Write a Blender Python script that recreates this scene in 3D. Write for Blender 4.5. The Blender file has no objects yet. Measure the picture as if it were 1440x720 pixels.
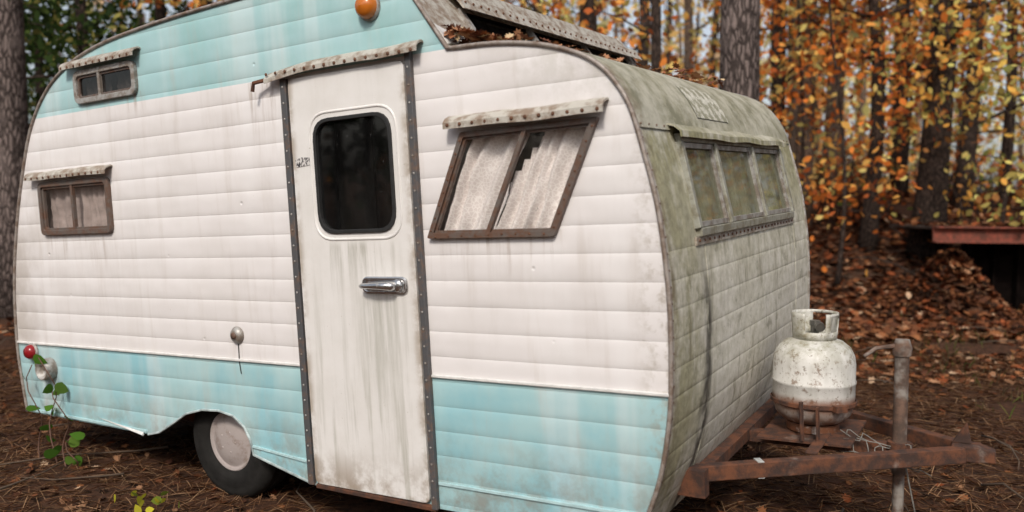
import bpy, bmesh, math, random
import numpy as np
from mathutils import Vector, Matrix, noise
from mathutils.geometry import tessellate_polygon
random.seed(7); rng=np.random.default_rng(11)
C=bpy.context.scene.collection

# ------------------------------------------------------------------ helpers
class MB:
    def __init__(s,name,rough=.6,metal=0.,spec=.5):
        s.m=bpy.data.materials.new(name); s.m.use_nodes=True; s.t=s.m.node_tree; s.N=s.t.nodes
        s.b=s.N['Principled BSDF']; s.o=s.N['Material Output']
        s.b.inputs['Roughness'].default_value=rough; s.b.inputs['Metallic'].default_value=metal
        s.b.inputs['Specular IOR Level'].default_value=spec
        s.tc=s.N.new('ShaderNodeTexCoord'); s.P=s.tc.outputs['Object']
    def set(s,i,v):
        if isinstance(v,bpy.types.NodeSocket): s.t.links.new(v,i)
        elif isinstance(v,(tuple,list)) and len(v)==3 and i.type=='RGBA': i.default_value=(*v,1)
        else: i.default_value=v
    def node(s,typ,ins=None,**pr):
        n=s.N.new(typ)
        for k,v in pr.items(): setattr(n,k,v)
        for k,v in (ins or {}).items(): s.set(n.inputs[k],v)
        return n
    def math(s,op,a,b=None,c=None,clamp=False):
        n=s.N.new('ShaderNodeMath'); n.operation=op; n.use_clamp=clamp
        s.set(n.inputs[0],a)
        if b is not None: s.set(n.inputs[1],b)
        if c is not None: s.set(n.inputs[2],c)
        return n.outputs[0]
    def mix(s,f,a,b,blend='MIX'):
        n=s.N.new('ShaderNodeMix'); n.data_type='RGBA'; n.blend_type=blend
        s.set(n.inputs[0],f); s.set(n.inputs[6],a); s.set(n.inputs[7],b); return n.outputs[2]
    def scale(s,v,sc,loc=(.37,.21,.53)):
        # rotate about z so the noise lattice never lines up with the flat panels
        r=s.N.new('ShaderNodeMapping'); s.set(r.inputs['Vector'],v); r.inputs['Rotation'].default_value=(0,0,.62) if sc[0]==sc[1] else (0,0,0)
        n=s.N.new('ShaderNodeMapping'); s.set(n.inputs['Vector'],r.outputs[0]); n.inputs['Scale'].default_value=sc; n.inputs['Location'].default_value=loc
        return n.outputs[0]
    def noise(s,v,sc,det=4,ro=.55,dist=0.):
        n=s.node('ShaderNodeTexNoise',{'Vector':v,'Scale':sc,'Detail':det,'Roughness':ro,'Distortion':dist}); return n.outputs['Fac']
    def vor(s,v,sc,feat='F1',out='Distance',rnd=1.):
        n=s.node('ShaderNodeTexVoronoi',{'Vector':v,'Scale':sc,'Randomness':rnd},feature=feat); return n.outputs[out]
    def ramp(s,f,st):
        n=s.N.new('ShaderNodeValToRGB'); s.set(n.inputs[0],f); e=n.color_ramp.elements
        while len(e)<len(st): e.new(.5)
        for i,(p,c) in enumerate(st):
            e[i].position=p; c=(c,c,c) if not isinstance(c,tuple) else c; e[i].color=(*c,1)
        return n.outputs[0]
    def rng(s,f,a,b,c=0.,d=1.):
        n=s.node('ShaderNodeMapRange',{'Value':f,'From Min':a,'From Max':b,'To Min':c,'To Max':d},interpolation_type='SMOOTHSTEP'); return n.outputs[0]
    def xyz(s,v=None):
        n=s.N.new('ShaderNodeSeparateXYZ'); s.set(n.inputs[0],v or s.P); return n.outputs
    def bump(s,h,dist=.01,st=1.,nrm=None):
        i={'Height':h,'Distance':dist,'Strength':st}
        if nrm is not None: i['Normal']=nrm
        return s.node('ShaderNodeBump',i).outputs[0]
    def col(s,c): s.set(s.b.inputs['Base Color'],c); return s
    def nrm(s,n): s.set(s.b.inputs['Normal'],n); return s

def empty(name,M=None):
    e=bpy.data.objects.new(name,None); e.empty_display_size=.3; C.objects.link(e)
    if M is not None: e.matrix_world=M
    return e
def link(name,me,mat=None,parent=None,smooth=False,bevel=0):
    o=bpy.data.objects.new(name,me); C.objects.link(o)
    if mat is not None:
        for m in (mat if isinstance(mat,list) else [mat]): me.materials.append(m)
    if smooth:
        me.polygons.foreach_set('use_smooth',[True]*len(me.polygons))
    if bevel:
        b=o.modifiers.new('b','BEVEL'); b.width=bevel; b.segments=2; b.limit_method='ANGLE'
    if parent is not None: o.parent=parent
    return o
class B:
    """accumulates geometry for one part"""
    def __init__(s): s.bm=bmesh.new()
    def box(s,x0,x1,y0,y1,z0,z1):
        M=Matrix.Translation(((x0+x1)/2,(y0+y1)/2,(z0+z1)/2))@Matrix.Diagonal((abs(x1-x0),abs(y1-y0),abs(z1-z0),1))
        bmesh.ops.create_cube(s.bm,size=1,matrix=M); return s
    def hexa(s,lo,hi):
        a=[s.bm.verts.new(p) for p in lo]; b=[s.bm.verts.new(p) for p in hi]; n=len(a)
        s.bm.faces.new(a); s.bm.faces.new(b[::-1])
        for i in range(n): s.bm.faces.new((a[i],b[i],b[(i+1)%n],a[(i+1)%n]))
        return s
    def sphere(s,c,r,sc=(1,1,1),u=10,v=6):
        bmesh.ops.create_uvsphere(s.bm,u_segments=u,v_segments=v,radius=r,matrix=Matrix.Translation(c)@Matrix.Diagonal((*sc,1))); return s
    def tube(s,pts,rad,seg=8,cap=True,flat=None):
        pts=[Vector(p) for p in pts]; n=len(pts)
        if not hasattr(rad,'__len__'): rad=[rad]*n
        up=None; rings=[]
        for i,p in enumerate(pts):
            d=(pts[min(i+1,n-1)]-pts[max(i-1,0)]).normalized()
            if up is None:
                up=Vector((0,0,1)) if abs(d.z)<.9 else Vector((1,0,0))
            a=d.cross(up).normalized(); up=a.cross(d).normalized()
            rings.append([s.bm.verts.new(p+(a*math.cos(t)+up*math.sin(t))*rad[i]) for t in [2*math.pi*(k+.5)/seg for k in range(seg)]])
        for i in range(n-1):
            for k in range(seg):
                s.bm.faces.new((rings[i][k],rings[i][(k+1)%seg],rings[i+1][(k+1)%seg],rings[i+1][k]))
        if cap:
            s.bm.faces.new(rings[0][::-1]); s.bm.faces.new(rings[-1])
        return s
    def beam(s,a,b,w,h):
        a=Vector(a);b=Vector(b);d=(b-a).normalized(); up=Vector((0,0,1)) if abs(d.z)<.9 else Vector((1,0,0))
        r=d.cross(up).normalized(); u=r.cross(d).normalized()
        q=[r*w/2+u*h/2,-r*w/2+u*h/2,-r*w/2-u*h/2,r*w/2-u*h/2]
        return s.hexa([a+v for v in q],[b+v for v in q])
    def lathe(s,prof,M=Matrix(),seg=32,closed=False):
        rings=[]
        for r,z in prof:
            rings.append([s.bm.verts.new(M@Vector((r*math.cos(2*math.pi*k/seg),r*math.sin(2*math.pi*k/seg),z))) for k in range(seg)])
        for i in range(len(prof)-1):
            for k in range(seg): s.bm.faces.new((rings[i][k],rings[i][(k+1)%seg],rings[i+1][(k+1)%seg],rings[i+1][k]))
        if closed: s.bm.faces.new(rings[0][::-1]); s.bm.faces.new(rings[-1])
        return s
    def ring(s,lo,li,y0,y1):
        """frame between two equal-count loops (x,z) from y0 (back) to y1 (front)"""
        n=len(lo)
        v=[[s.bm.verts.new((p[0],y,p[1])) for p in L] for L,y in ((lo,y0),(lo,y1),(li,y1),(li,y0))]
        for j in range(3):
            for k in range(n): s.bm.faces.new((v[j][k],v[j][(k+1)%n],v[j+1][(k+1)%n],v[j+1][k]))
        return s
    def plate(s,lo,y0,y1):
        return s.hexa([(p[0],y0,p[1]) for p in lo],[(p[0],y1,p[1]) for p in lo])
    def pane(s,lo,y):
        s.bm.faces.new([s.bm.verts.new((p[0],y,p[1])) for p in lo]); return s
    def done(s,name,mat,parent=None,smooth=False,bevel=0):
        bmesh.ops.recalc_face_normals(s.bm,faces=s.bm.faces)
        me=bpy.data.meshes.new(name); s.bm.to_mesh(me); s.bm.free()
        o=link(name,me,mat,parent,smooth,bevel)
        if smooth=='auto':
            me.set_sharp_from_angle(angle=math.radians(35))
        return o
def inset(p,d):
    """inset convex polygon CCW or CW by d"""
    n=len(p); A=sum(p[i][0]*p[(i+1)%n][1]-p[(i+1)%n][0]*p[i][1] for i in range(n)); sg=1 if A>0 else -1
    out=[]
    for i in range(n):
        a,b,c=Vector(p[i-1]),Vector(p[i]),Vector(p[(i+1)%n]); e=(b-a).normalized(); g=(c-b).normalized()
        n1=Vector((-e.y,e.x))*sg; n2=Vector((-g.y,g.x))*sg
        k=n1.dot(n2); m=(n1+n2)/(1+k); out.append(tuple(b+m*d))
    return out
def rnd(p,r,seg=5):
    out=[];n=len(p)
    for i in range(n):
        a,b,c=Vector(p[i-1]),Vector(p[i]),Vector(p[(i+1)%n])
        s0=b+(a-b).normalized()*r; s1=b+(c-b).normalized()*r
        for k in range(seg+1):
            t=k/seg; out.append(tuple(s0*(1-t)**2+b*2*t*(1-t)+s1*t*t))
    return out
def rect(x0,x1,z0,z1): return [(x0,z0),(x1,z0),(x1,z1),(x0,z1)]
def catmull(p,n=6):
    P=[2*Vector(p[0])-Vector(p[1])]+[Vector(q) for q in p]+[2*Vector(p[-1])-Vector(p[-2])]; out=[]
    for i in range(1,len(P)-2):
        for k in range(n):
            t=k/n;a,b,c,d=P[i-1],P[i],P[i+1],P[i+2]
            out.append(tuple(.5*((2*b)+(c-a)*t+(2*a-5*b+4*c-d)*t*t+(3*b-a-3*c+d)*t**3)))
    out.append(tuple(P[-2])); return out
def fastmesh(name,base,pos,size,col,mat,tilt=None,parent=None):
    """N copies of a single polygon 'base' (k,3) at pos; tilt=None random orientation, else max tilt from flat"""
    N=len(pos);k=len(base)
    yaw=rng.uniform(0,2*math.pi,N)
    if tilt is None:
        q=rng.normal(size=(N,4)); q/=np.linalg.norm(q,axis=1)[:,None]
    else:
        a=rng.uniform(0,2*math.pi,N); th=np.abs(rng.normal(0,tilt,N))/2
        q1=np.stack([np.cos(th),np.cos(a)*np.sin(th),np.sin(a)*np.sin(th),0*th],1)
        q2=np.stack([np.cos(yaw/2),0*yaw,0*yaw,np.sin(yaw/2)],1)
        w1,x1,y1,z1=q1.T; w2,x2,y2,z2=q2.T
        q=np.stack([w1*w2-x1*x2-y1*y2-z1*z2,w1*x2+x1*w2+y1*z2-z1*y2,w1*y2-x1*z2+y1*w2+z1*x2,w1*z2+x1*y2-y1*x2+z1*w2],1)
    w,x,y,z=q.T
    R=np.stack([1-2*(y*y+z*z),2*(x*y-w*z),2*(x*z+w*y),2*(x*y+w*z),1-2*(x*x+z*z),2*(y*z-w*x),2*(x*z-w*y),2*(y*z+w*x),1-2*(x*x+y*y)],1).reshape(N,3,3)
    V=np.einsum('nij,kj->nki',R,np.asarray(base,float))*np.asarray(size).reshape(N,1,1)+np.asarray(pos)[:,None,:]
    me=bpy.data.meshes.new(name); me.vertices.add(N*k); me.loops.add(N*k); me.polygons.add(N)
    me.vertices.foreach_set('co',V.astype(np.float32).ravel())
    me.loops.foreach_set('vertex_index',np.arange(N*k,dtype=np.int32))
    me.polygons.foreach_set('loop_start',np.arange(0,N*k,k,dtype=np.int32))
    me.update(calc_edges=True)
    ca=me.color_attributes.new('Col','FLOAT_COLOR','POINT')
    cc=np.ones((N,k,4),np.float32); cc[:,:,:3]=np.asarray(col)[:,None,:]; ca.data.foreach_set('color',cc.ravel())
    me.validate()
    return link(name,me,mat,parent)

# ------------------------------------------------------------------ camera / frames
F=1169.; CAMH=1.43; pit=math.atan(75/F)
cam=bpy.data.cameras.new('camera'); cam.sensor_width=36; cam.lens=F/1440*36; cam.clip_end=500; cam.clip_start=.05
co=bpy.data.objects.new('camera',cam); C.objects.link(co); co.location=(0,0,CAMH); co.rotation_euler=(math.pi/2-pit,0,0)
bpy.context.scene.camera=co
cam.dof.use_dof=True; cam.dof.focus_distance=3.7; cam.dof.aperture_fstop=1.4
R3=Matrix(((1,0,0),(0,math.sin(pit),-math.cos(pit)),(0,math.cos(pit),math.sin(pit))))
Xc=Vector((.85408669,.00900091,.52005279));Yc=Vector((.5174113,.08740516,-.85126135));Zc=Xc.cross(Yc)
P0=Vector((-.31052181,-.97955518,-3.3))
xw,yw,zw=R3@Xc,R3@Yc,R3@Zc; ow=R3@P0+Vector((0,0,CAMH))
TM=Matrix(((xw.x,yw.x,zw.x,ow.x),(xw.y,yw.y,zw.y,ow.y),(xw.z,yw.z,zw.z,ow.z),(0,0,0,1)))
TR=empty('travel_trailer',TM); W=2.1

# ------------------------------------------------------------------ materials
def simple(name,c,rough=.6,metal=0,var=.25,sc=25,bump=.0,spec=.5):
    m=MB(name,rough,metal,spec); n=m.noise(m.P,sc,5,.6)
    dk=tuple(x*(1-var) for x in c); lt=tuple(min(1,x*(1+var)) for x in c)
    m.col(m.ramp(n,[(.3,dk),(.7,lt)]))
    if bump: m.nrm(m.bump(n,bump))
    return m.m
WHITE=(.77,.74,.735); BLUE=(.38,.58,.60)
def siding():
    m=MB('painted_siding',.40); x,y,z=m.xyz()
    wz=m.math('ADD',z,m.math('MULTIPLY',m.math('SUBTRACT',m.noise(m.P,.8,1,.5),.5),.006))
    t=m.math('FRACT',m.math('DIVIDE',wz,.0985))
    u=m.math('ABSOLUTE',m.math('SUBTRACT',m.math('MULTIPLY',t,2),1))
    groove=m.math('POWER',u,12)              # 1 at the seam
    pil=m.math('SUBTRACT',1,m.math('ADD',m.math('MULTIPLY',groove,.14),m.math('MULTIPLY',m.math('POWER',u,2.6),.86)))
    low=m.math('LESS_THAN',z,.513); up=m.math('GREATER_THAN',z,1.752)
    bl=m.math('MAXIMUM',low,up)
    n1=m.noise(m.scale(m.P,(9,9,1.1)),1.6,6,.6); n2=m.noise(m.P,3,6,.6); n3=m.noise(m.P,55,4,.7)
    ns=m.noise(m.scale(m.P,(5,5,.35)),1.3,3,.5)
    white=m.mix(m.rng(n2,.35,.7,0,.5),WHITE,(.66,.625,.605))
    blue=m.mix(m.rng(n2,.35,.7),BLUE,m.mix(up,(.26,.51,.57),(.30,.52,.52)))
    blue=m.mix(m.rng(m.noise(m.scale(m.P,(2,2,.5)),2.2,5,.6),.45,.75,0,.5),blue,(.52,.66,.66))
    c=m.mix(bl,white,blue)
    c=m.mix(m.rng(ns,.50,.66,0,.25),c,(.84,.83,.83))
    run=m.rng(n1,.51,.80,0,.40)
    c=m.mix(run,c,(.50,.44,.39))
    gr=m.math('MULTIPLY',m.rng(groove,.3,1),m.rng(n1,.35,.7,.0,.22))
    c=m.mix(gr,c,(.42,.38,.36))
    bot=m.math('MULTIPLY',m.rng(z,.40,-.02),m.rng(m.noise(m.P,7,6,.7),.40,.66,0,.65))
    c=m.mix(bot,c,(.25,.19,.14))
    ed=m.math('MULTIPLY',m.math('MULTIPLY',m.rng(x,.2,.95),m.rng(z,1.35,1.75)),m.rng(m.noise(m.P,9,6,.7),.38,.62,0,.6))
    c=m.mix(ed,c,(.33,.31,.23))
    # drips below windows and hoods
    dn=m.math('MULTIPLY',m.rng(m.noise(m.scale(m.P,(21,21,1.2)),1.5,5,.7),.50,.70,0,.65),m.rng(m.noise(m.P,5,3,.5),.35,.6,.2,1))
    def drip(x0,x1,zt,ln):
        a=m.math('MULTIPLY',m.rng(z,zt-ln,zt),m.math('LESS_THAN',z,zt+.01))
        return m.math('MULTIPLY',a,m.math('MULTIPLY',m.rng(x,x0-.01,x0+.03),m.rng(x,x1+.01,x1-.03)))
    dd=drip(.04,.64,1.06,.26)
    for q in ((-2.58,-1.9,1.13,.25),(-2.17,-1.6,1.79,.14),(-2.85,-2.55,.42,.3),(-1.11,-1.03,.60,.2),(-.9,-.66,1.74,.4)): dd=m.math('MAXIMUM',dd,drip(*q))
    c=m.mix(m.math('MULTIPLY',dd,dn),c,(.33,.25,.19))
    rg=m.math('MULTIPLY',m.rng(x,-2.4,-2.95),m.rng(n2,.4,.65,0,.55)); c=m.mix(rg,c,(.36,.31,.26))
    fg=m.math('MULTIPLY',m.rng(x,.86,1.0),m.rng(m.noise(m.P,16,6,.7),.45,.62,0,.6)); c=m.mix(fg,c,(.34,.29,.22))
    sp=m.math('GREATER_THAN',n3,.71); c=m.mix(m.math('MULTIPLY',sp,.4),c,(.3,.24,.18))
    m.col(c); m.set(m.b.inputs['Roughness'],m.rng(n2,.3,.7,.30,.52))
    b1=m.bump(pil,.0036,1.)
    b2=m.bump(m.noise(m.scale(m.P,(1.1,1,1.6)),2.6,2,.5),.022,.5,b1)
    dent=m.rng(m.vor(m.P,4.2),.0,.05); b3=m.bump(dent,.006,.9,b2)
    m.nrm(b3); return m.m
def doormat():
    m=MB('door_paint',.38); x,y,z=m.xyz()
    n1=m.noise(m.scale(m.P,(16,16,1.)),1.5,7,.65); n2=m.noise(m.P,6,6,.65); n3=m.noise(m.P,60,4,.7)
    c=m.mix(m.rng(n2,.35,.7,0,.5),(.76,.74,.72),(.66,.635,.60))
    low=m.rng(z,1.15,.1,.12,1); run=m.math('MULTIPLY',m.rng(n1,.47,.72),low)
    c=m.mix(m.math('MULTIPLY',run,.66),c,(.38,.37,.31))
    hx=m.math('MULTIPLY',m.math('MULTIPLY',m.rng(m.math('ABSOLUTE',m.math('ADD',x,.2)),.16,.02),m.rng(z,.86,.80)),m.rng(z,.3,.8))
    c=m.mix(m.math('MULTIPLY',m.math('MULTIPLY',hx,m.rng(n1,.35,.6)),.6),c,(.33,.33,.27))
    ww=m.math('MULTIPLY',m.math('MULTIPLY',m.rng(z,1.06,1.02),m.rng(z,.78,1.04)),m.rng(n1,.42,.62)); ww=m.math('MULTIPLY',ww,m.rng(m.math('ABSOLUTE',m.math('ADD',x,.29)),.24,.12)); c=m.mix(m.math('MULTIPLY',ww,.6),c,(.32,.31,.25))
    e=m.math('MULTIPLY',m.rng(m.math('ABSOLUTE',m.math('ADD',x,.315)),.265,.31),m.rng(n2,.4,.6))
    c=m.mix(m.math('MULTIPLY',e,.75),c,(.32,.25,.18))
    b=m.math('MULTIPLY',m.rng(z,.20,.0),m.rng(n2,.4,.6)); c=m.mix(m.math('MULTIPLY',b,.75),c,(.25,.18,.12))
    c=m.mix(m.math('MULTIPLY',m.math('GREATER_THAN',n3,.69),.5),c,(.3,.24,.17))
    m.col(c); m.nrm(m.bump(m.noise(m.P,2.5,2,.5),.02,.5)); return m.m
def frontmat():
    m=MB('mildewed_front',.55); x,y,z=m.xyz()
    t=m.math('FRACT',m.math('DIVIDE',z,.0985)); u=m.math('ABSOLUTE',m.math('SUBTRACT',m.math('MULTIPLY',t,2),1))
    groove=m.math('MULTIPLY',m.math('POWER',u,7),m.math('LESS_THAN',z,1.0))
    big=m.noise(m.P,2.3,6,.65); fin=m.noise(m.P,26,7,.72); st=m.noise(m.scale(m.P,(9,9,1.0)),2,6,.65); blot=m.noise(m.P,8,6,.75)
    c=m.mix(m.rng(fin,.35,.68),(.72,.695,.63),(.54,.52,.43))
    green=m.mix(m.rng(fin,.3,.7),(.37,.345,.19),(.18,.17,.088))
    g=m.math('MAXIMUM',m.rng(z,.60,1.40,.10,1),m.rng(y,.70,.10,0,.85))
    mot=m.math('ADD',m.math('MULTIPLY',big,.35),m.math('ADD',m.math('MULTIPLY',st,.35),m.math('MULTIPLY',blot,.3)))
    g=m.math('MULTIPLY',g,m.rng(mot,.40,.54,.18,1))
    c=m.mix(g,c,green)
    top=m.rng(z,1.38,1.42); c=m.mix(m.math('MULTIPLY',top,.8),c,m.mix(m.rng(blot,.38,.62),(.47,.45,.365),(.26,.25,.18)))
    c=m.mix(m.math('MULTIPLY',m.rng(blot,.55,.65),.5),c,(.15,.145,.09))
    streak=m.math('MULTIPLY',m.rng(st,.55,.68),m.rng(z,1.25,.7,.3,.75)); c=m.mix(streak,c,(.22,.20,.13))
    c=m.mix(m.math('MULTIPLY',m.math('GREATER_THAN',m.noise(m.P,70,4,.7),.66),.5),c,(.12,.11,.07))
    d=m.math('ABSOLUTE',m.math('SUBTRACT',m.math('ADD',y,m.math('MULTIPLY',m.noise(m.P,4,4,.6),.16)),.45))
    dk=m.math('MULTIPLY',m.rng(d,.06,.005),m.math('MULTIPLY',m.rng(z,1.02,.7),m.rng(m.noise(m.scale(m.P,(30,30,7)),1.,6,.7),.34,.52)))
    c=m.mix(m.math('MULTIPLY',dk,.92),c,(.03,.026,.022))
    edg=m.math('MULTIPLY',m.rng(y,.10,.0),m.rng(fin,.4,.6)); c=m.mix(m.math('MULTIPLY',edg,.75),c,(.16,.10,.055))
    c=m.mix(m.math('MULTIPLY',m.rng(groove,.4,1),.12),c,(.20,.20,.12))
    m.col(c)
    b=m.bump(m.math('SUBTRACT',1,groove),.0018,1.); b=m.bump(m.noise(m.P,3,3,.5),.03,.6,b); m.nrm(m.bump(fin,.002,.6,b)); return m.m
def rustmat(name,c1=(.15,.055,.025),c2=(.045,.024,.018),c3=(.24,.19,.16),k=.64):
    m=MB(name,.85); n=m.noise(m.P,14,7,.7); n2=m.noise(m.P,5,5,.6)
    c=m.mix(m.rng(n,.38,.66),c2,c1); c=m.mix(m.rng(n2,k,k+.12),c,c3); m.col(c); m.nrm(m.bump(n,.004)); return m.m
def metal(name,c,dirt=(.16,.12,.08),rough=.45,met=.6,k=.5,amt=.7):
    m=MB(name,rough,met); n=m.noise(m.P,18,6,.7); n2=m.noise(m.P,90,3,.6)
    cc=m.mix(m.math('MULTIPLY',m.rng(n,k-.08,k+.14),amt),c,dirt); m.col(cc)
    m.set(m.b.inputs['Metallic'],m.rng(n,k-.08,k+.14,met,0.)); m.nrm(m.bump(n2,.0008)); return m.m
def glass(name,dirt=.25,dc=(.35,.32,.28),tint=(.8,.8,.78)):
    m=MB(name); m.N.remove(m.b)
    tr=m.node('ShaderNodeBsdfTransparent',{'Color':tint}).outputs[0]; gl=m.node('ShaderNodeBsdfGlossy',{'Roughness':.03,'Color':(.9,.9,.9)}).outputs[0]
    df=m.node('ShaderNodeBsdfDiffuse',{'Color':dc}).outputs[0]
    fc=m.node('ShaderNodeLayerWeight',{'Blend':.5}).outputs['Facing']
    fr=m.math('ADD',m.math('MULTIPLY',m.math('POWER',fc,5),.9),.06)
    a=m.node('ShaderNodeMixShader',{0:fr,1:tr,2:gl}).outputs[0]
    n=m.noise(m.scale(m.P,(3,3,1.2)),5,7,.7); sp=m.math('GREATER_THAN',m.noise(m.P,45,4,.7),.68)
    f=m.math('MAXIMUM',m.rng(n,.3,.75,dirt*.4,min(1,dirt*1.7)),m.math('MULTIPLY',sp,.45))
    s=m.node('ShaderNodeMixShader',{0:f,1:a,2:df}).outputs[0]; m.t.links.new(s,m.o.inputs[0]); return m.m
def curtain():
    m=MB('lace_curtain',.9,0,.1); x,y,z=m.xyz()
    v=m.vor(m.scale(m.P,(1,.4,1)),70,'DISTANCE_TO_EDGE'); n=m.noise(m.P,5,6,.65); n2=m.noise(m.scale(m.P,(14,14,2)),2,5,.6)
    c=m.mix(m.rng(v,.02,.12),(.94,.91,.89),(.78,.73,.71)); c=m.mix(m.rng(n,.56,.74,0,.6),c,(.42,.33,.27)); c=m.mix(m.rng(n2,.58,.78,0,.35),c,(.40,.34,.31))
    m.col(c); return m.m
def leafmat(name,trans=.4):
    m=MB(name); m.N.remove(m.b)
    at=m.node('ShaderNodeAttribute',attribute_name='Col').outputs['Color']
    d=m.node('ShaderNodeBsdfDiffuse',{'Color':at}).outputs[0]
    if trans:
        t=m.node('ShaderNodeBsdfTranslucent',{'Color':at}).outputs[0]
        d=m.node('ShaderNodeMixShader',{0:trans,1:d,2:t}).outputs[0]
    m.t.links.new(d,m.o.inputs[0]); return m.m
def barkmat(name,a,b,sc=1.):
    m=MB(name,.95,0,.2)
    d=m.node('ShaderNodeTexNoise',{'Vector':m.scale(m.P,(4,4,2)),'Scale':3.,'Detail':4.}).outputs['Color']
    p=m.node('ShaderNodeVectorMath',{0:m.scale(m.P,(26*sc,26*sc,6*sc)),1:m.node('ShaderNodeVectorMath',{0:d,'Scale':1.6},operation='SCALE').outputs[0]},operation='ADD').outputs[0]
    v=m.vor(p,1.,'DISTANCE_TO_EDGE'); n=m.noise(p,1.6,6,.75); n2=m.noise(m.P,30,4,.7)
    f=m.math('ADD',m.math('MULTIPLY',m.rng(v,.0,.30),.55),m.math('MULTIPLY',n,.55))
    c=m.mix(m.rng(f,.22,.85),b,a); c=m.mix(m.rng(m.noise(m.P,2.5,4,.6),.5,.72,0,.4),c,tuple(min(1,q*1.5+.02) for q in a))
    c=m.mix(m.rng(n2,.5,.7,0,.5),c,b)
    m.col(c); m.nrm(m.bump(f,.02,1.)); return m.m

M_side=siding(); M_door=doormat(); M_front=frontmat()
M_alu=metal('weathered_aluminium',(.42,.41,.39),(.13,.09,.06),.5,.35,.47,.8)
M_hood=metal('painted_hood_metal',(.50,.475,.42),(.17,.10,.055),.5,.1,.48,.8)
M_dark=metal('dark_strip',(.10,.10,.105),(.17,.095,.055),.6,.3,.53,.7)
M_frame=metal('oxidised_window_frame',(.15,.125,.11),(.12,.055,.03),.55,.25,.48,.85)
M_fframe=metal('front_window_frame',(.36,.36,.31),(.14,.12,.07),.5,.3,.48,.8)
M_rivet=simple('rusty_rivets',(.12,.052,.027),.8,0,.4,60)
M_chrome=metal('chrome',(.62,.62,.62),(.2,.17,.14),.18,.95,.6,.6)
M_rubber=simple('black_rubber',(.018,.018,.018),.6,0,.3,30)
M_tire=simple('tire_rubber',(.014,.013,.012),.85,0,.4,18,.004,.25)
M_rust=rustmat('rusted_steel'); M_rust2=rustmat('rust_red',(.26,.06,.035),(.10,.035,.022),(.20,.15,.12),.66)
M_int=simple('dark_interior',(.05,.043,.036),.9)
M_cur=curtain(); M_curd=simple('faded_curtain_cloth',(.36,.30,.28),.9,0,.3,12)
M_curg=simple('mildewed_blind',(.34,.32,.20),.9,0,.3,5)
M_gl=glass('dusty_glass',.06,(.34,.29,.26),(.97,.96,.95)); M_gld=glass('tinted_glass',.05,(.10,.10,.10),(.30,.30,.30)); M_glf=glass('mossy_glass',.42,(.26,.26,.17))
M_red=MB('red_lens',.2).col((.25,.012,.015)).m; M_amb=MB('amber_lens',.2).col((.50,.14,.015)).m
M_trim=simple('white_trim',(.68,.67,.65),.5,0,.15,20)
M_hub=metal('hub_paint',(.38,.33,.315),(.18,.12,.085),.6,0,.56,.6)

# ------------------------------------------------------------------ trailer shell
rear=[(-2.90,.11),(-2.925,.3),(-2.94,.52),(-2.91,.85),(-2.83,1.17),(-2.73,1.44),(-2.6,1.70),(-2.42,1.885),(-2.2,1.995),(-1.92,2.06),(-1.58,2.092),(-1.2,2.11),(-.6,2.12),(-.04,2.10)]
front=[(.195,1.753),(.41,1.742),(.59,1.712),(.72,1.668),(.80,1.62),(.86,1.555),(.91,1.465),(.95,1.32),(.99,1.14),(1.012,.93),(1.018,.76),(1.01,.52),(.99,.36),(.955,.21),(.905,.08),(.86,-.02)]
RP=catmull(rear,6); FP=catmull(front,6)
for zc in (1.03,1.37,1.40):
    for i in range(len(FP)-1):
        a,b=FP[i],FP[i+1]
        if a[1]>zc>b[1]:
            t=(a[1]-zc)/(a[1]-b[1]); FP.insert(i+1,(a[0]+(b[0]-a[0])*t,zc)); break
bottom=[(.0,-.02),(-.66,-.01),(-1.02,.075),(-1.035,.14),(-1.07,.20),(-1.14,.245),(-1.24,.262),(-1.36,.255),(-1.48,.225),(-1.6,.16),(-1.7,.11),(-1.79,.09)]
outline=RP+FP+bottom
def fx(z):
    for i in range(len(FP)-1):
        a,b=FP[i],FP[i+1]
        if a[1]>=z>=b[1]: return a[0]+(b[0]-a[0])*(a[1]-z)/(a[1]-b[1]+1e-9)
    return FP[-1][0]
w1=rect(-2.56,-1.93,1.12,1.405); w2=rect(-2.145,-1.64,1.785,1.95)
bw=[(.061,1.051),(.612,1.048),(.80,1.445),(.240,1.440)]
dw=rect(-.49,-.085,1.085,1.55)
holes=[rnd(inset(w1,.03),.03),rnd(inset(w2,.028),.04),inset(bw,.02),rect(-.56,-.04,1.02,1.6)]
def sheet(name,loops,y,mat):
    vs=[Vector((p[0],y,p[1])) for L in loops for p in L]
    tr=tessellate_polygon([[Vector((p[0],p[1],0)) for p in L] for L in loops])
    me=bpy.data.meshes.new(name); me.from_pydata([tuple(v) for v in vs],[],tr); me.update()
    return link(name,me,mat,TR)
sheet('side_panel',[outline]+holes,0,M_side)
sheet('far_side_panel',[outline],W,M_side)
def skin(name,prof,ys,mat,skip=None,off=0):
    b=B(); g=[]
    for i,p in enumerate(prof):
        q=prof[min(i+1,len(prof)-1)];r=prof[max(i-1,0)]; t=Vector((q[0]-r[0],q[1]-r[1])).normalized(); n=Vector((-t.y,t.x))
        g.append([b.bm.verts.new((p[0]+n.x*off,y,p[1]+n.y*off)) for y in ys])
    for i in range(len(prof)-1):
        for j in range(len(ys)-1):
            if skip and skip((ys[j]+ys[j+1])/2,(prof[i][1]+prof[i+1][1])/2): continue
            b.bm.faces.new((g[i][j],g[i+1][j],g[i+1][j+1],g[i][j+1]))
    return b.done(name,mat,TR,True)
skin('front_shell',FP,[0,.3,.34,.7,1.05,1.4,1.76,2.0,W],M_front,lambda y,z:.34<y<1.76 and 1.03<z<1.37)
cap=[p for p in FP if p[1]>=1.395]
skin('roof_sheet',cap,[-.004,.5,1.,1.5,2.105],M_front,None,.006)
skin('rear_shell',RP,[0,.7,1.4,W],M_side)
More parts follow.
